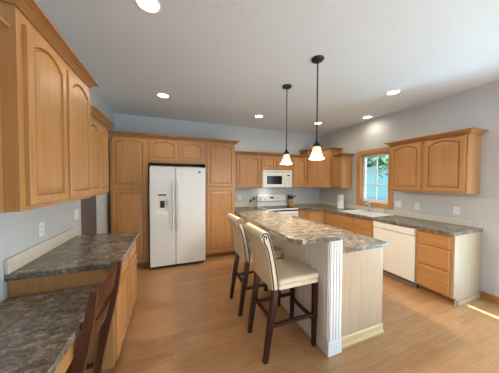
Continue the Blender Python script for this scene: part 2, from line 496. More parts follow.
# ---------------------------------------------------------------- left run
FL = lambda y: Frame((XL, y), (0, 1), (1, 0))
G_UL = 'upper cabinets on the left wall'
cabinet('wall_cabinet', 'short honey maple wall cabinet above the desk, beside the tallest left cabinet', 'cabinet', G_UL, FL(.35), .934, .29, 1.37, 2.13,
        doors=[(.03, .43, 1.40, 2.09, True), (.46, .86, 1.40, 2.09, True)])
cabinet('wall_cabinet', 'tallest honey maple wall cabinet with two arched doors on the left wall', 'cabinet', G_UL, FL(1.285), .885, .345, 1.37, 2.355,
        doors=[(.042, .43, 1.395, 2.28, True), (.470, .858, 1.395, 2.28, True)])
cabinet('wall_cabinet', 'shorter arched door wall cabinet at the far end of the left wall', 'cabinet', G_UL, FL(2.172), .67, .31, 1.37, 2.155,
        doors=[(.03, .315, 1.395, 2.085, True), (.345, .625, 1.395, 2.085, True)])
G_CR = 'crown mouldings on the cabinets'


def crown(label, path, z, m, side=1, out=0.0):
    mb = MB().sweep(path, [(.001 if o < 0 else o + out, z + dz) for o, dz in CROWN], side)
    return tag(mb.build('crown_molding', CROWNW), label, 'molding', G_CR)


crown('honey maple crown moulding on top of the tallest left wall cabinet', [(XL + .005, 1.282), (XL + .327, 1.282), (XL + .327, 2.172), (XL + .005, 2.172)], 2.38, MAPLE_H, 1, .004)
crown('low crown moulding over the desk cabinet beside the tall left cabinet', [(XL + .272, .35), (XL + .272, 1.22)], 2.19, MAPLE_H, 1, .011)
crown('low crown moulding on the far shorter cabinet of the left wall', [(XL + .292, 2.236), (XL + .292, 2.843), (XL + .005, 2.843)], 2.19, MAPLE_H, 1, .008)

G_BL = 'base cabinets on the left wall'
cabinet('base_cabinet', 'honey maple base cabinet under the left counter with two drawers over two doors', 'cabinet', G_BL, FL(1.765), .965, .60, 0, .872,
        doors=[(.03, .49, .13, .66, False), (.52, .945, .13, .66, False)], drawers=[(.03, .49, .69, .84), (.52, .945, .69, .84)], kick=.1)
ct = thing('countertop', 'mottled brown laminate counter on the raised left cabinet beside the desk', 'countertop', (-.7, 2.2, .874), 'worktops')
MB().box(XL + .002, -.36, 1.74, 2.755, .874, .914, .006).build('slab', LAM, ct)
MB().box(XL + .002, XL + .02, 1.745, 2.74, .9145, 1.015, .003).build('backsplash', SPLASH, ct)
dk = thing('built_in_desk', 'lower built in desk with mottled brown laminate top along the left wall', 'desk', (-.7, .8, 0))
MB().box(XL + .002, -.455, -.5, 1.760, .722, .762, .006).build('desk_top', LAM, dk)
MB().box(XL + .01, XL + .05, .22, 1.76, .60, .72).build('wall_cleat', MAPLE_H, dk)
MB().box(-.50, -.48, .22, 1.76, .60, .72).build('apron', MAPLE_H, dk)
FD = FL(-.5)
q = MB(); q.box(XL + .005, -.50, -.5, .215, .1, .72); q.build('pedestal', MAPLE, dk)
for z0, z1 in ((.12, .40), (.42, .56), (.58, .71)): drawer_mesh(FD, .02, .69, z0, z1, .50).build('drawer_front', MAPLE_H, dk)

# ---------------------------------------------------------------- back run
FB = lambda x: Frame((x, YB), (1, 0), (0, -1))
G_P = 'tall pantry cabinets beside the refrigerator'
DP = YB - 3.87
cabinet('pantry_cabinet', 'tall honey maple pantry cabinet at the left of the white refrigerator', 'cabinet', G_P, FB(-.94), .557, DP, 0, 2.285,
        doors=[(.03, .53, 1.415, 2.235, True), (.03, .53, .13, 1.37, False)], kick=.1, grain_h=MAPLE_X)
cabinet('pantry_cabinet', 'tall honey maple pantry cabinet at the right of the white refrigerator', 'cabinet', G_P, FB(.60), .588, DP, 0, 2.285,
        doors=[(.03, .56, 1.415, 2.235, True), (.03, .56, .13, 1.37, False)], kick=.1, grain_h=MAPLE_X)
cabinet('bridge_cabinet', 'two door honey maple cabinet directly above the white refrigerator', 'cabinet', None, FB(-.381), .979, DP, 1.84, 2.285,
        doors=[(.03, .475, 1.87, 2.235, True), (.505, .95, 1.87, 2.235, True)])
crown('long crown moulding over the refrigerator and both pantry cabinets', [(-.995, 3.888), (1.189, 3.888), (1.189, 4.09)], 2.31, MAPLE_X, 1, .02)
G_UB = 'upper cabinets on the back wall'
DU = YB - 4.14
cabinet('wall_cabinet', 'single arched door wall cabinet between the pantry and the microwave', 'cabinet', G_UB, FB(1.19), .692, DU, 1.37, 2.12,
        doors=[(.12, .665, 1.39, 2.08, True)])
cabinet('wall_cabinet', 'small two door wall cabinet above the microwave', 'cabinet', G_UB, FB(1.884), .762, DU, 1.782, 2.12,
        doors=[(.02, .37, 1.80, 2.08, True), (.392, .742, 1.80, 2.08, True)])
cabinet('wall_cabinet', 'single arched door wall cabinet at the right of the microwave', 'cabinet', G_UB, FB(2.648), .49, DU, 1.37, 2.12,
        doors=[(.03, .46, 1.39, 2.08, True)])
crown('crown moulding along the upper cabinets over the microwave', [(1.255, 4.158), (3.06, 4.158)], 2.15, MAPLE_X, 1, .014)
# diagonal corner cabinet
A = Vector((3.142, 4.14)); B = Vector((3.47, 3.72))
cc = thing('corner_cabinet', 'taller diagonal wall cabinet in the back right corner', 'cabinet', (3.5, 4.1, 1.37), G_UB)
dvec = (B - A).normalized(); nv = Vector((-dvec.y, dvec.x)); nv = -nv if nv.dot(Vector((-1, -1))) < 0 else nv
a2, b2 = A - nv * .019, B - nv * .019
MB().prism([(a2.x, a2.y), (a2.x, YB - .004), (XR - .004, YB - .004), (XR - .004, b2.y), (b2.x, b2.y)], 1.37, 2.28).build('body', MAPLE, cc)
FC = Frame((a2.x, a2.y), dvec, nv); Wd = (B - A).length
door_mesh(FC, .05, Wd - .05, 1.39, 2.20, .0, True).build('door', MAPLE, cc)
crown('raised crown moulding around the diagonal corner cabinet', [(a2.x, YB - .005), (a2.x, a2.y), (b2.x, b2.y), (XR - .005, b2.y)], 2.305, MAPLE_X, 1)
FR = lambda y: Frame((XR, y), (0, -1), (-1, 0))
cabinet('wall_cabinet', 'narrow wall cabinet between the diagonal corner cabinet and the window', 'cabinet', 'upper cabinets on the right wall', FR(3.715), .325, .33, 1.37, 2.10,
        doors=[(.02, .305, 1.39, 2.06, True)])
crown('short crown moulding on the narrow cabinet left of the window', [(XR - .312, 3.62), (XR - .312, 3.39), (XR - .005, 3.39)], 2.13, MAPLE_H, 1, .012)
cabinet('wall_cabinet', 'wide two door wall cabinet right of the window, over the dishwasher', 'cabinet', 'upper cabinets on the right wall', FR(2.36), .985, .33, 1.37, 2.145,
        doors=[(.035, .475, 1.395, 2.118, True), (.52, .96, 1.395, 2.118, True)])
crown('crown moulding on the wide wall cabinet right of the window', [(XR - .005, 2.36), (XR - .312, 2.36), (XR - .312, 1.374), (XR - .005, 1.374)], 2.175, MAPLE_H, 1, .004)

# base cabinets, back and right
FBk = .872; DB = .64
G_BB = 'base cabinets along the back wall'; G_BR = 'base cabinets on the right wall'
cabinet('base_cabinet', 'base cabinet between the right pantry and the white range', 'cabinet', G_BB, FB(1.19), .695, DB, 0, FBk,
        doors=[(.10, .385, .13, .66, False), (.40, .675, .13, .66, False)], drawers=[(.10, .385, .69, .84), (.40, .675, .69, .84)], kick=.1, grain_h=MAPLE_X)
cabinet('base_cabinet', 'narrow base cabinet just right of the white range', 'cabinet', G_BB, FB(2.655), .225, DB, 0, FBk,
        doors=[(.015, .21, .13, .66, False)], drawers=[(.015, .21, .69, .84)], kick=.1, grain_h=MAPLE_X)
A = Vector((2.882, YB - DB)); B = Vector((XR - DB, 3.55))
dvec = (B - A).normalized(); nv = Vector((-dvec.y, dvec.x)); nv = -nv if nv.dot(Vector((-1, -1))) < 0 else nv
a2, b2 = A - nv * .019, B - nv * .019
cb = thing('corner_base_cabinet', 'diagonal base cabinet in the back right corner', 'cabinet', (3.4, 4.05, 0), G_BB)
MB().prism([(a2.x, a2.y + .012), (a2.x, YB - .004), (XR - .004, YB - .004), (XR - .004, b2.y), (b2.x + .01, b2.y)], .1, FBk).build('body', MAPLE, cb)
MB().prism([(a2.x + .06, a2.y + .08), (a2.x + .06, YB - .02), (XR - .02, YB - .02), (XR - .02, b2.y + .04), (b2.x + .08, b2.y + .04)], 0, .1).build('toe_kick', TOEKICK, cb)
FC = Frame((a2.x, a2.y), dvec, nv); Wd = (B - A).length
door_mesh(FC, .03, Wd - .03, .13, .84, .004, False).build('door', MAPLE, cb)
cabinet('base_cabinet', 'base cabinet with drawers between the sink and the back corner', 'cabinet', G_BR, FR(3.545), .39, DB, 0, FBk,
        doors=[(.03, .36, .13, .66, False)], drawers=[(.03, .36, .69, .84)], kick=.1)
cabinet('sink_base_cabinet', 'honey maple sink base cabinet below the window', 'cabinet', G_BR, FR(3.153), .765, DB, 0, FBk,
        doors=[(.03, .37, .13, .66, False), (.395, .735, .13, .66, False)], drawers=[(.03, .37, .69, .84), (.395, .735, .69, .84)], kick=.1, open_top=True)
cabinet('drawer_cabinet', 'three drawer base cabinet with a glare paled side panel right of the dishwasher', 'cabinet', G_BR, FR(1.752), .39, DB, 0, FBk,
        drawers=[(.025, .365, .69, .84), (.025, .365, .42, .665), (.025, .365, .12, .395)], kick=.1)
dr = [o for o in bpy.data.objects if o.name.startswith('drawer_cabinet')][0]
MB().box(XR - DB + .07, XR - .005, 1.345, 1.361, 0, .872).box(XR - DB + .019, XR - DB + .07, 1.345, 1.361, .1, .872).build('end_panel', MAPLE_GLARE, dr)['label'] = 'glare paled maple end panel'
q = MB().box(XR - DB + .10, XR - .02, 1.333, 1.3445, 0, .06, .003).build('base_trim', MAPLE_GLARE, dr)

# worktops, back and right (one run round the corner, cut for the sink)
wt = thing('countertop', 'long dark laminate worktop running from the range round the corner to the right wall end', 'countertop', (3.3, 3.0, .874), 'worktops')
xf = XR - .665; yf = YB - .665
SKX0, SKX1, SKY0, SKY1 = 3.25, 3.66, 2.45, 3.10
b = MB()
b.prism([(2.655, yf), (2.88, yf), (xf, 3.53), (XR - .002, 3.53), (XR - .002, YB - .002), (2.655, YB - .002)], .874, .914)
b.box(xf, XR - .002, SKY1, 3.53, .874, .914); b.box(xf, XR - .002, 1.335, SKY0, .874, .914)
b.box(xf, SKX0, SKY0, SKY1, .874, .914); b.box(SKX1, XR - .002, SKY0, SKY1, .874, .914)
b.build('slab', LAM, wt)
b = MB()
b.box(XR - .02, XR - .002, 1.34, YB - .02, .9145, .995, .002); b.box(2.66, XR - .02, YB - .02, YB - .002, .9145, 1.015, .002)
b.build('backsplash', SPLASH, wt)
w2 = thing('countertop', 'short laminate worktop between the right pantry and the range', 'countertop', (1.5, 4.1, .874), 'worktops')
MB().box(1.19, 1.886, yf, YB - .002, .874, .914, .005).build('slab', LAM, w2)
MB().box(1.195, 1.885, YB - .02, YB - .002, .9145, 1.015, .002).build('backsplash', SPLASH, w2)

# sink
sk = thing('kitchen_sink', 'white double bowl sink set in the worktop below the window', 'sink', (3.45, 2.78, .9))
b = MB(); e = .035
b.box(SKX0 - e, SKX0 + .02, SKY0 - e, SKY1 + e, .9145, .928, .004); b.box(SKX1 - .02, SKX1 + .085, SKY0 - e, SKY1 + e, .9145, .928, .004)
b.box(SKX0 + .02, SKX1 - .02, SKY0 - e, SKY0 + .02, .9145, .928, .004); b.box(SKX0 + .02, SKX1 - .02, SKY1 - .02, SKY1 + e, .9145, .928, .004)
ymid = (SKY0 + SKY1) / 2; b.box(SKX0 + .02, SKX1 - .02, ymid - .02, ymid + .02, .9145, .928, .004)
b.build('rim', PORCELAIN, sk)
for y0, y1 in ((SKY0 + .02, ymid - .02), (ymid + .02, SKY1 - .02)):
    b = MB(); x0, x1 = SKX0 + .02, SKX1 - .02; t = .006
    b.box(x0 - t, x1 + t, y0 - t, y1 + t, .735, .741); b.box(x0 - t, x0, y0, y1, .741, .914); b.box(x1, x1 + t, y0, y1, .741, .914)
    b.box(x0 - t, x1 + t, y0 - t, y0, .741, .914); b.box(x0 - t, x1 + t, y1, y1 + t, .741, .914)
    bo = b.build('bowl', PORCELAIN, sk)
    MB().lathe((x0 + x1) / 2, (y0 + y1) / 2, [(.04, .7412), (.04, .744), (.02, .744)], 20).build('drain', CHROME, bo)
fa = thing('faucet', 'chrome single lever faucet behind the white sink', 'faucet', (3.70, 2.86, .928))
MB().box(3.675, 3.725, 2.76, 2.96, .9285, .938, .004).build('base_plate', CHROME, fa)
b = MB().lathe(3.70, 2.86, [(.026, .938), (.022, .96), (.02, 1.03), (.022, 1.045)], 20)
b.tube([(3.70, 2.86, 1.0), (3.67, 2.86, 1.05), (3.60, 2.86, 1.085), (3.52, 2.86, 1.075), (3.49, 2.86, 1.045)], [.016, .015, .013, .012, .012], 12)
b.build('spout', CHROME, fa, True)
MB().tube([(3.70, 2.86, 1.046), (3.705, 2.86, 1.07), (3.70, 2.875, 1.10), (3.68, 2.92, 1.13)], [.02, .016, .009, .008], 10).build('lever', CHROME, fa, True)
sp = thing('soap_dispenser', 'small chrome pump beside the window end of the sink', 'dispenser', (3.70, 2.56, .928))
MB().lathe(3.70, 2.56, [(.018, .9285), (.016, .96), (.009, .97), (.009, 1.0)], 16).build('body', CHROME, sp, True)
MB().tube([(3.70, 2.56, 1.0), (3.70, 2.56, 1.02), (3.67, 2.57, 1.03), (3.64, 2.58, 1.02)], .008, 8).build('nozzle', CHROME, sp, True)

# ---------------------------------------------------------------- dishwasher
dw = thing('dishwasher', 'white built in dishwasher under the right worktop', 'dishwasher', (3.5, 2.07, 0))
MB().box(3.19, XR - .03, 1.758, 2.382, .10, .868).build('tub', APPL, dw)
MB().box(3.155, 3.188, 1.760, 2.380, .115, .755, .006).build('door', CREAMAPPL, dw)
b = MB().extrude_y([(3.188, .76), (3.158, .76), (3.150, .775), (3.150, .862), (3.158, .867), (3.188, .867)], 1.760, 2.380)
cp = b.build('control_panel', CREAMAPPL, dw)
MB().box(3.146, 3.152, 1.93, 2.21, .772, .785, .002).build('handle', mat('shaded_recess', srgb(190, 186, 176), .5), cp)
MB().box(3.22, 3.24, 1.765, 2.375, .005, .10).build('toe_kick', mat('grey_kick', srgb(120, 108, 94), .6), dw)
# ---------------------------------------------------------------- range
rg = thing('range', 'white freestanding electric range against the back wall', 'stove', (2.27, 4.1, 0))
x0, x1 = 1.890, 2.650
MB().box(x0, x1, 3.835, YB - .03, .06, .895).build('body', APPL, rg)
b = MB(); b.box(x0, x1, 3.80, YB - .03, .896, .922, .005); b.build('cooktop_frame', APPL, rg)
ckt = MB().box(x0 + .03, x1 - .03, 3.845, 4.355, .9225, .9255).build('cooktop', BLACKGLASS, rg)
RING = mat('burner_ring', srgb(70, 70, 74), .3)
for bx_, by_, r in ((x0 + .21, 3.97, .11), (x1 - .21, 3.97, .085), (x0 + .21, 4.22, .085), (x1 - .21, 4.22, .11)):
    MB().lathe(bx_, by_, [(r, .9257), (r, .9265), (r - .006, .9265), (r - .006, .9257)], 28, False).build('burner', RING, ckt)
dr_ = MB().box(x0 + .005, x1 - .005, 3.795, 3.833, .27, .862, .008).build('oven_door', APPL, rg)
MB().box(x0 + .01, x1 - .01, 3.812, 3.8335, .866, .895).build('handle_shadow_strip', DARKSLOT, rg)  # dark strip standing for the shadow by the oven handle
MB().box(x0 + .12, x1 - .12, 3.792, 3.7945, .42, .72).build('window', BLACKGLASS, dr_)
b = MB(); b.tube([(x0 + .06, 3.750, .835), (x1 - .06, 3.750, .835)], .014, 12)
for xx in (x0 + .09, x1 - .09): b.tube([(xx, 3.795, .835), (xx, 3.750, .835)], .010, 8)
b.build('handle', APPL, dr_, True)
MB().box(x0 + .005, x1 - .005, 3.80, 3.833, .07, .255, .006).build('drawer', APPL, rg)
bgd = MB().extrude_y([(4.37, .922), (4.37, .922)], 0, 0) if False else None
b = MB(); pts = [(4.36, .922), (4.375, 1.02), (4.345, 1.05), (4.365, 1.18), (4.385, 1.195), (YB - .03, 1.195), (YB - .03, .922)]
t = bmesh.new(); a_ = [t.verts.new((x0 + .002, y, z)) for y, z in pts]; c_ = [t.verts.new((x1 - .002, y, z)) for y, z in pts]
t.faces.new(a_); t.faces.new(c_[::-1])
for i in range(len(pts)): t.faces.new((a_[i], c_[i], c_[(i + 1) % len(pts)], a_[(i + 1) % len(pts)]))
b.merge(t); bk = b.build('backguard', APPL, rg)
for xx in (x0 + .09, x0 + .19, x1 - .19, x1 - .09):
    MB().tube([(xx, 4.357, 1.115), (xx, 4.338, 1.112), (xx, 4.325, 1.11)], [.027, .025, .02], 16).build('knob', APPL, bk, True)
MB().box(2.22, 2.32, 4.345, 4.3555, 1.105, 1.145).build('display', DARKSLOT, bk)
# ---------------------------------------------------------------- microwave
mw = thing('microwave', 'off white over the range microwave with a dark window', 'microwave', (2.27, 4.25, 1.375))
x0, x1 = 1.888, 2.644
MB().box(x0, x1, 4.085, YB - .005, 1.378, 1.778).build('body', CREAMAPPL, mw)
dd = MB().box(x0 + .003, x1 - .19, 4.055, 4.0845, 1.39, 1.705, .006).build('door', CREAMAPPL, mw)
MB().box(x0 + .10, x1 - .27, 4.0525, 4.0545, 1.455, 1.645).build('window', BLACKGLASS, dd)
b = MB().box(x1 - .225, x1 - .21, 4.025, 4.04, 1.42, 1.68, .004)
for zz in (1.44, 1.66): b.box(x1 - .223, x1 - .212, 4.04, 4.0549, zz - .01, zz + .01)
b.build('handle', CREAMAPPL, dd)
kp = MB().box(x1 - .187, x1 - .003, 4.055, 4.0845, 1.39, 1.705, .005).build('control_panel', CREAMAPPL, mw)
MB().box(x1 - .135, x1 - .06, 4.0525, 4.0545, 1.64, 1.672).build('display', DARKSLOT, kp)
KEY = mat('keypad_grey', srgb(206, 204, 196), .5)
b = MB()
for i in range(3):
    for j in range(5): b.box(x1 - .155 + i * .045, x1 - .12 + i * .045, 4.0532, 4.0545, 1.42 + j * .04, 1.445 + j * .04)
b.build('keypad', KEY, kp)
vg = MB().box(x0 + .003, x1 - .003, 4.06, 4.0845, 1.71, 1.776, .004).build('vent_grille', CREAMAPPL, mw)
b = MB()
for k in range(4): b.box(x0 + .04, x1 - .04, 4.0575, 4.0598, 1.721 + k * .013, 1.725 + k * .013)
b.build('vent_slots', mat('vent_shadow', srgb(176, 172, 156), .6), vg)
ml = bpy.data.lights.new('microwave_worklight', 'AREA'); ml.size = .12; ml.energy = .7; ml.color = (1, .92, .78)
mo = bpy.data.objects.new('microwave_worklight', ml); C.objects.link(mo); mo.location = (2.1, 4.3, 1.37)
# ---------------------------------------------------------------- refrigerator
fx0, fx1, fyf = -.345, .575, 3.715
rf = thing('refrigerator', 'white side by side refrigerator with an ice dispenser', 'refrigerator', (.115, 4.1, 0))
MB().box(fx0 + .005, fx1 - .005, fyf + .075, YB - .05, .03, 1.755, .004).build('body', APPL, rf)
xs = .062
# freezer door: pieces round a recessed dispenser bay
dx0, dx1, dz0, dz1 = -.262, -.045, .945, 1.335
b = MB(); ya, yb = fyf, fyf + .07
b.box(fx0, xs - .004, ya, yb, .06, dz0, .006); b.box(fx0, xs - .004, ya, yb, dz1, 1.765, .006)
b.box(fx0, dx0, ya, yb, dz0 - .01, dz1 + .01); b.box(dx1, xs - .004, ya, yb, dz0 - .01, dz1 + .01)
fd = b.build('freezer_door', APPL, rf)
b = MB(); b.box(dx0, dx1, ya + .035, yb, dz0, dz1); b.box(dx0, dx1, ya - .004, ya + .055, dz1 - .105, dz1, .004)
b.box(dx0, dx1, ya - .004, ya + .055, dz0, dz0 + .03, .004); b.box(dx0, dx0 + .02, ya - .003, ya + .055, dz0 + .03, dz1 - .105); b.box(dx1 - .02, dx1, ya - .003, ya + .055, dz0 + .03, dz1 - .105)
dp = b.build('dispenser', CREAMAPPL, fd)
MB().box(-.215, -.085, ya - .006, ya - .0042, 1.265, 1.30).build('display', mat('amber_grey_display', srgb(120, 104, 80), .3), dp)
MB().box(-.185, -.115, ya + .020, ya + .0345, 1.06, 1.18, .004).build('paddle', DARKSLOT, dp)
MB().box(xs + .004, fx1, ya, yb, .06, 1.765, .006).build('fridge_door', APPL, rf)
for xx, par in ((xs - .045, 'freezer'), (xs + .045, 'fridge')):
    b = MB(); b.tube([(xx, ya - .045, .68), (xx, ya - .055, .78), (xx, ya - .055, 1.42), (xx, ya - .045, 1.52)], .013, 10)
    for zz in (.70, 1.50): b.tube([(xx, ya - .0005, zz), (xx, ya - .048, zz)], .012, 8)
    b.build('handle', APPL, rf, True)
b = MB().tube([(fx1 - .105, ya - .0005, 1.68), (fx1 - .105, ya - .004, 1.68)], .022, 20); em = b.build('badge', GREYBLUE, rf)
MB().box(fx0 + .02, fx1 - .02, fyf + .06, fyf + .074, .012, .055).build('grille', DARKSLOT, rf)
for xx in (fx0 + .06, fx1 - .06): MB().lathe(xx, fyf + .10, [(.022, 0), (.022, .03)], 14).build('foot', PLATE, rf)

# ---------------------------------------------------------------- island
isl = thing('kitchen_island', 'honey maple island cabinet with a glare paled maple end panel behind the knee wall', 'island', (1.65, 2.1, 0))
KX0, KX1, KY0, KY1 = 1.265, 1.40, 1.345, 2.62
kw = thing('knee_wall', 'white panelled knee wall with a fluted end under the raised bar', 'low wall', (1.33, 2.0, 0))
b = MB(); b.box(KX0 + .008, KX1, KY0 + .086, KY1, 0, 1.028)
y = KY0 + .086
while y < KY1 - .09:            # beadboard strips on the stool side
    b.box(KX0, KX0 + .0079, y + .001, y + .085, .0, 1.028, .003, 1); y += .088
b.build('panelling', WHITE, kw)
b = MB(); b.box(KX0 - .002, KX1 + .004, KY0, KY0 + .0855, 0, 1.028)
for k in range(4):              # fluted pilaster on the island's end
    xx = KX0 + .006 + k * .033; b.box(xx, xx + .023, KY0 - .008, KY0 - .0002, .12, 1.0, .004, 2)
for k in range(2): b.box(KX0 - .010, KX0 - .0022, KY0 + .010 + k * .036, KY0 + .036 + k * .036, .12, 1.0, .004, 2)
b.build('corner_post', WHITE, kw)
b = MB(); prof = [(0, 0), (.016, 0), (.016, .075), (.008, .09), (0, .095)]
b.sweep([(KX0 - .0105, KY1), (KX0 - .0105, KY0 - .0085), (KX1 + .004, KY0 - .0085), (KX1 + .004, KY0 + .012)], prof, -1)
b.build('base_molding', WHITE, kw)
CX0, CX1, CY0, CY1 = 1.408, 1.985, 1.385, 2.98
MB().box(CX0, CX1, CY0 + .018, CY1, .10, .872).build('cabinet_body', MAPLE, isl)
MB().box(CX0, CX1 - .07, CY0 + .02, CY1, 0, .10).build('toe_kick', TOEKICK, isl)
MB().box(CX0, CX1, CY0, CY0 + .0175, .0, .872).build('end_panel', MAPLE_GLARE, isl)['label'] = 'glare paled maple end panel'
MB().sweep([(CX0 + .001, CY0 - .0005), (CX1 + .003, CY0 - .0005)], [(0, 0), (.022, 0), (.02, .018), (.012, .024), (.012, .075), (.004, .09), (0, .09)], 1).build('base_molding', PALE_X, isl)
FI = Frame((CX0, CY1), (0, -1), (1, 0))
for u0, u1 in ((.02, .52), (.54, 1.05), (1.07, 1.575)):
    door_mesh(FI, u0, u1, .13, .66, CX1 - CX0 + .0003, False).build('door', MAPLE, isl); drawer_mesh(FI, u0, u1, .69, .84, CX1 - CX0 + .0003).build('drawer_front', MAPLE_H, isl)
lo = tag(MB().box(KX1 + .006, 2.03, 1.36, 3.02, .874, .914, .006).build('island_countertop', LAM), 'lower mottled laminate worktop on the island cabinets', 'countertop', 'worktops')


def rounded(x0, x1, y0, y1, r, n=7):
    pts = []
    for cx, cy, a0 in ((x1 - r, y1 - r, 0), (x0 + r, y1 - r, 90), (x0 + r, y0 + r, 180), (x1 - r, y0 + r, 270)):
        for k in range(n + 1): a = radians(a0 + 90 * k / n); pts.append((cx + r * cos(a), cy + r * sin(a)))
    return pts


tag(MB().prism(rounded(.865, 1.43, 1.275, 2.80, .13), 1.03, 1.07, .006).build('bar_countertop', LAM), 'raised mottled laminate bar top with rounded corners on the island', 'countertop', 'worktops')

# ---------------------------------------------------------------- bar stools
st = thing('bar_stool', 'cream leather bar stool nearer the camera, at the front end of the island', 'bar stool', (.95, 1.672, 0), 'bar stools at the island')
ox, oy = .95, 1.672; hw = .205
prof = [(-.105, .605), (-.115, .70), (-.135, .82), (-.160, .93), (-.185, 1.02), (-.20, 1.065)]          # front of the back
top = [(-.20 - .042 + .042 * cos(radians(a)), 1.065 + .042 * sin(radians(a))) for a in range(20, 230, 15)]
rear = [(-.262, 1.02), (-.243, .99), (-.222, .93), (-.200, .82), (-.182, .70), (-.170, .605)]
MB().extrude_y([(ox + x, z) for x, z in prof + top + rear], oy - hw, oy + hw, .008).build('backrest', LEATHER, st, True)
for sg in (-1, 1):
    for ins in (.010,):
        edge = [(x - .012, z) for x, z in prof] + [(-.20 - .042 + .030 * cos(radians(a)), 1.065 + .030 * sin(radians(a))) for a in range(20, 200, 20)]
        e2 = [(x + .012, z) for x, z in rear[::-1]] + [(-.20 - .042 + .014 * cos(radians(a)), 1.060 + .014 * sin(radians(a))) for a in (200, 120, 60, 0, -60)]
        b = MB()
        for path in (edge, e2): b.tube([(ox + x, oy + sg * (hw + .0006), z) for x, z in path], .006, 6)
        b.build('piping', NAIL, st)
# seat cushion
t = bmesh.new()
bmesh.ops.create_cube(t, size=1)
for v_ in t.verts: v_.co = Vector((v_.co.x * .425 + ox + .098, v_.co.y * .43 + oy, v_.co.z * .055 + .665))
bmesh.ops.bevel(t, geom=t.edges[:], offset=.022, segments=3, profile=.5, affect='EDGES')
for v_ in t.verts:
    if v_.co.z > .68: v_.co.z += .018 * max(0, 1 - ((v_.co.x - ox - .09) / .2) ** 2) * max(0, 1 - ((v_.co.y - oy) / .215) ** 2)
b = MB(); b.merge(t); b.build('seat', LEATHER, st, True)
MB().box(ox - .105, ox + .300, oy - .200, oy + .200, .595, .636, .006).build('seat_apron', LEATHER, st)
for sg in (-1, 1):
    yy = oy + sg * .183
    MB().tube([(ox + .277, yy, .594), (ox + .275, yy, .3), (ox + .270, yy, 0)], [.021, .019, .015], sq=True).build('leg', DARKWOOD, st)
    MB().tube([(ox - .14, yy, .603), (ox - .145, yy, .52), (ox - .165, yy, .40), (ox - .185, yy, .28), (ox - .205, yy, .15), (ox - .225, yy, 0)],
              [.023, .024, .024, .022, .02, .018], sq=True).build('leg', DARKWOOD, st)
    MB().tube([(ox - .16, yy, .295), (ox + .257, yy, .295)], .013, sq=True).build('stretcher', DARKWOOD, st)
MB().tube([(ox + .273, oy - .165, .245), (ox + .273, oy + .165, .245)], .014, sq=True).build('stretcher', DARKWOOD, st)
MB().tube([(ox - .172, oy - .162, .345), (ox - .172, oy + .162, .345)], .013, sq=True).build('stretcher', DARKWOOD, st)
s2 = copy_tree(st); s2.location = (.94, 2.31, 0); s2['label'] = 'cream leather bar stool further from the camera, toward the range'

# ---------------------------------------------------------------- desk chair
ch = thing('desk_chair', 'dark brown wooden desk chair tucked under the desk', 'chair', (-.66, 1.53, 0))
ya, yb = 1.30, 1.712
for yy, k in ((ya, -.006), (yb, .022)):
    MB().tube([(-.55 + k, yy, 0), (-.53 + k, yy, .12), (-.505 + k, yy, .29), (-.478 + k, yy, .44), (-.465 + k, yy, .5), (-.440 + k, yy, .61), (-.417 + k, yy, .72), (-.400 + k, yy, .83), (-.385 + k, yy, .93)],
              [.016, .019, .022, .026, .027, .026, .023, .020, .016], sq=True).build('rear_post', CHAIRWOOD, ch)
    MB().tube([(-.90, yy, 0), (-.90, yy, .435)], [.014, .02], sq=True).build('leg', CHAIRWOOD, ch)
    MB().tube([(-.88, yy, .2), (-.53, yy, .2)], .011, sq=True).build('stretcher', CHAIRWOOD, ch)


def rail(z0, z1, x0, x1, bow, th):
    mb = MB(); n = 10; rows = []
    for i in range(n + 1):
        s_ = i / n; yy = ya + .015 + (yb - ya - .03) * s_; k = bow * 4 * s_ * (1 - s_)
        rows.append([mb.bm.verts.new(p) for p in ((x0 + k, yy, z0), (x0 + k + th, yy, z0), (x1 + k + th, yy, z1 + .012 * 4 * s_ * (1 - s_)), (x1 + k, yy, z1 + .012 * 4 * s_ * (1 - s_)))])
    for i in range(n):
        for j in range(4): mb.bm.faces.new((rows[i][j], rows[i][(j + 1) % 4], rows[i + 1][(j + 1) % 4], rows[i + 1][j]))
    mb.bm.faces.new(rows[0]); mb.bm.faces.new(rows[-1][::-1]); return mb


rail(.815, .925, -.412, -.392, .03, .02).build('top_rail', CHAIRWOOD, ch, True)
rail(.63, .725, -.452, -.428, .03, .018).build('cross_rail', CHAIRWOOD, ch, True)
MB().box(-.93, -.50, ya - .005, yb + .005, .44, .475, .012).build('seat', CHAIRWOOD, ch)

# ---------------------------------------------------------------- pendants and ceiling lights


def pendant(x, y, label):
    p = thing('pendant_light', label, 'pendant light', (x, y, ZC), 'pendant lights over the island')
    MB().lathe(x, y, [(.062, ZC - .0005), (.064, ZC - .008), (.055, ZC - .022), (.02, ZC - .028), (.008, ZC - .04)], 24).build('canopy', BRONZE, p, True)
    MB().tube([(x, y, ZC - .035), (x, y, 1.93)], .0065, 8).build('rod', BRONZE, p, True)
    MB().lathe(x, y, [(.008, 1.955), (.014, 1.945), (.020, 1.925), (.036, 1.91), (.040, 1.888), (.034, 1.884)], 20).build('socket_cap', BRONZE, p, True)
    up = MB().lathe(x, y, [(.032, 1.884), (.040, 1.87), (.048, 1.835), (.050, 1.825), (.046, 1.825), (.043, 1.838), (.036, 1.868), (.028, 1.882)], 24, False).build('shade_collar', SHADE, p, True)
    MB().lathe(x, y, [(.048, 1.8245), (.053, 1.812), (.064, 1.785), (.080, 1.758), (.076, 1.756), (.060, 1.783), (.049, 1.810), (.044, 1.8242)], 28, False).build('shade', SHADE2, p, True)
    bl = MB().lathe(x, y, [(.008, 1.875), (.016, 1.865), (.022, 1.845), (.018, 1.825), (.008, 1.815)], 16).build('bulb', LENS, p, True)
    l = bpy.data.lights.new('pendant_bulb', 'POINT'); l.energy = 62; l.color = (1, .88, .68); l.shadow_soft_size = .03
    o = bpy.data.objects.new('pendant_bulb_light', l); C.objects.link(o); o.location = (x, y, 1.775)


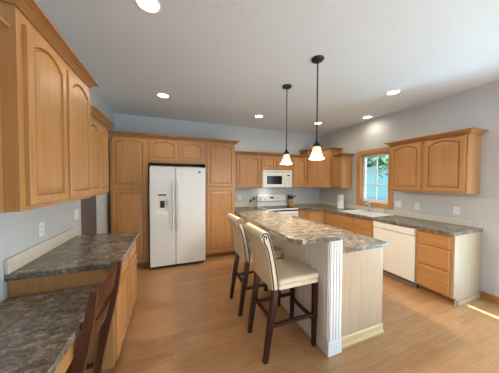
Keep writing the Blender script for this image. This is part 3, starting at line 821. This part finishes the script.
pendant(1.415, 1.715, 'dark bronze pendant light nearer the camera, with a flared glass shade')
pendant(1.44, 2.35, 'dark bronze pendant light further back, nearer the microwave')


def can(x, y, label, pw=1.0):
    p = thing('recessed_light', label, 'ceiling light', (x, y, ZC), 'recessed ceiling lights')
    MB().lathe(x, y, [(.086, ZC - .0005), (.086, ZC - .006), (.074, ZC - .010), (.071, ZC - .006), (.071, ZC - .0005)], 28, False).build('trim_ring', WHITE, p, True)
    MB().lathe(x, y, [(.070, ZC - .0006), (.070, ZC - .005), (.05, ZC - .0085)], 28).build('lens', LENS, p)
    l = bpy.data.lights.new('can', 'SPOT'); l.energy = CAN_POWER * pw; l.color = CAN_COLOR; l.spot_size = radians(172); l.spot_blend = .8; l.shadow_soft_size = .06
    o = bpy.data.objects.new('can_light', l); C.objects.link(o); o.location = (x, y, ZC - .02)


can(-.15, 1.63, 'recessed ceiling light nearest the camera, above the left counter')
can(-.11, 3.27, 'recessed ceiling light in front of the refrigerator')
can(1.59, 3.61, 'recessed ceiling light in front of the microwave')
can(2.97, 3.56, 'recessed ceiling light before the diagonal corner cabinet')
can(2.93, 1.95, 'recessed ceiling light between the island and the dishwasher')
can(3.58, 2.87, 'recessed ceiling light close to the wall above the window', .5)

# ---------------------------------------------------------------- small things


def plate(kind, label, fr, u, z, wd=.072):
    cat = 'outlet' if kind == 'outlet' else 'light switch'
    p = thing('wall_outlet' if kind == 'outlet' else 'light_switch', label, cat, fr.p(u, 0, z), 'outlets and switches')
    b = MB(); fbox(b, fr, u - wd / 2, u + wd / 2, .0005, .007, z - .058, z + .058, .002); b.build('plate', PLATE, p)
    n = 2 if wd > .1 else 1
    for k in range(n):
        uc = u + (k - (n - 1) / 2) * .047
        if kind == 'outlet':
            for dz in (-.021, .021):
                b = MB(); fbox(b, fr, uc - .017, uc + .017, .007, .0095, z + dz - .014, z + dz + .014, .001); so = b.build('socket', WHITE, p)
                b = MB()
                for du in (-.007, .007): fbox(b, fr, uc + du - .0015, uc + du + .0015, .0095, .0099, z + dz - .006, z + dz + .006)
                b.build('slots', DARKSLOT, so)
        else:
            b = MB(); fbox(b, fr, uc - .016, uc + .016, .007, .011, z - .033, z + .033, .001); b.build('rocker', WHITE, p)


plate('outlet', 'white outlet on the left wall over the near end of the raised counter', FL(0), 2.14, 1.12)
plate('switch', 'white switch plate on the left wall at the far end of the raised counter', FL(0), 2.78, 1.14, .118)
plate('switch', 'white double switch plate on the right wall next to the window', FR(0), -2.40, 1.12, .118)
plate('outlet', 'white outlet on the right wall between two other plates', FR(0), -2.10, 1.115)
plate('outlet', 'white outlet on the right wall near the worktop end', FR(0), -1.60, 1.11)
plate('outlet', 'white outlet on the back wall left of the range', FB(0), 1.48, 1.13)

pt = thing('paper_towel_roll', 'white paper towel roll upright on the worktop in the back corner', 'paper towels', (3.61, 3.53, .914))
MB().lathe(3.61, 3.53, [(.075, .915), (.075, .925), (.07, .928)], 24).build('base', PLATE, pt)
MB().lathe(3.61, 3.53, [(.068, .930), (.068, 1.07), (.066, 1.073), (.068, 1.076), (.068, 1.215), (.02, 1.215)], 28).build('roll', PAPER, pt, True)
MB().lathe(3.61, 3.53, [(.008, 1.216), (.008, 1.235), (.013, 1.245), (.004, 1.252)], 12).build('finial', PLATE, pt, True)

kb = thing('knife_block', 'wooden knife block full of black handled knives beside the range', 'knife block', (2.75, 4.27, .914))
b = MB(); t = bmesh.new()
pts = [(4.19, .915), (4.33, .915), (4.37, 1.03), (4.25, 1.09)]
a_ = [t.verts.new((2.695, y, z)) for y, z in pts]; c_ = [t.verts.new((2.805, y, z)) for y, z in pts]
t.faces.new(a_); t.faces.new(c_[::-1])
for i in range(4): t.faces.new((a_[i], c_[i], c_[(i + 1) % 4], a_[(i + 1) % 4]))
bmesh.ops.recalc_face_normals(t, faces=t.faces[:]); bmesh.ops.bevel(t, geom=t.edges[:], offset=.004, segments=2, affect='EDGES'); b.merge(t); b.build('block', BLOCK, kb)
for i, (xx, s_, L_, dx) in enumerate(((2.712, .2, .13, -.03), (2.735, .25, .12, -.015), (2.76, .2, .13, .0), (2.788, .3, .11, .04), (2.72, .7, .10, -.02), (2.75, .7, .105, .01), (2.78, .7, .10, .03))):
    y0 = 4.25 + (4.37 - 4.25) * s_; z0 = 1.09 - (1.09 - 1.03) * s_
    kn = tag(MB().tube([(xx, y0 - .006, z0 + .014), (xx + dx, y0 - .02, z0 + L_ * .5), (xx + dx * 2.2, y0 - .045, z0 + L_)], [.010, .014, .013], 8).build('kitchen_knife', KNIFE, None, True),
             'black knife handle sticking out of the wooden knife block', 'knife', 'knives in the block')
for x_, y_, h_, lb, hd in ((1.70, 4.30, .20, 'pale slim pepper mill standing between the outlet and the range', MILLTOP), (1.80, 4.36, .245, 'taller pale mill with a dark head, touching the range side', MILLTOP)):
    pm = thing('pepper_mill', lb, 'mill', (x_, y_, .914), 'mills on the short worktop')
    MB().lathe(x_, y_, [(.026, .9145), (.026, .93), (.020, .96), (.019, .914 + h_ * .55), (.025, .914 + h_ * .68)], 18).build('body', MILL, pm, True)
    MB().lathe(x_, y_, [(.026, .914 + h_ * .682), (.03, .914 + h_ * .75), (.026, .914 + h_ * .88), (.01, .914 + h_ * .93), (.012, .914 + h_)], 18).build('head', hd, pm, True)
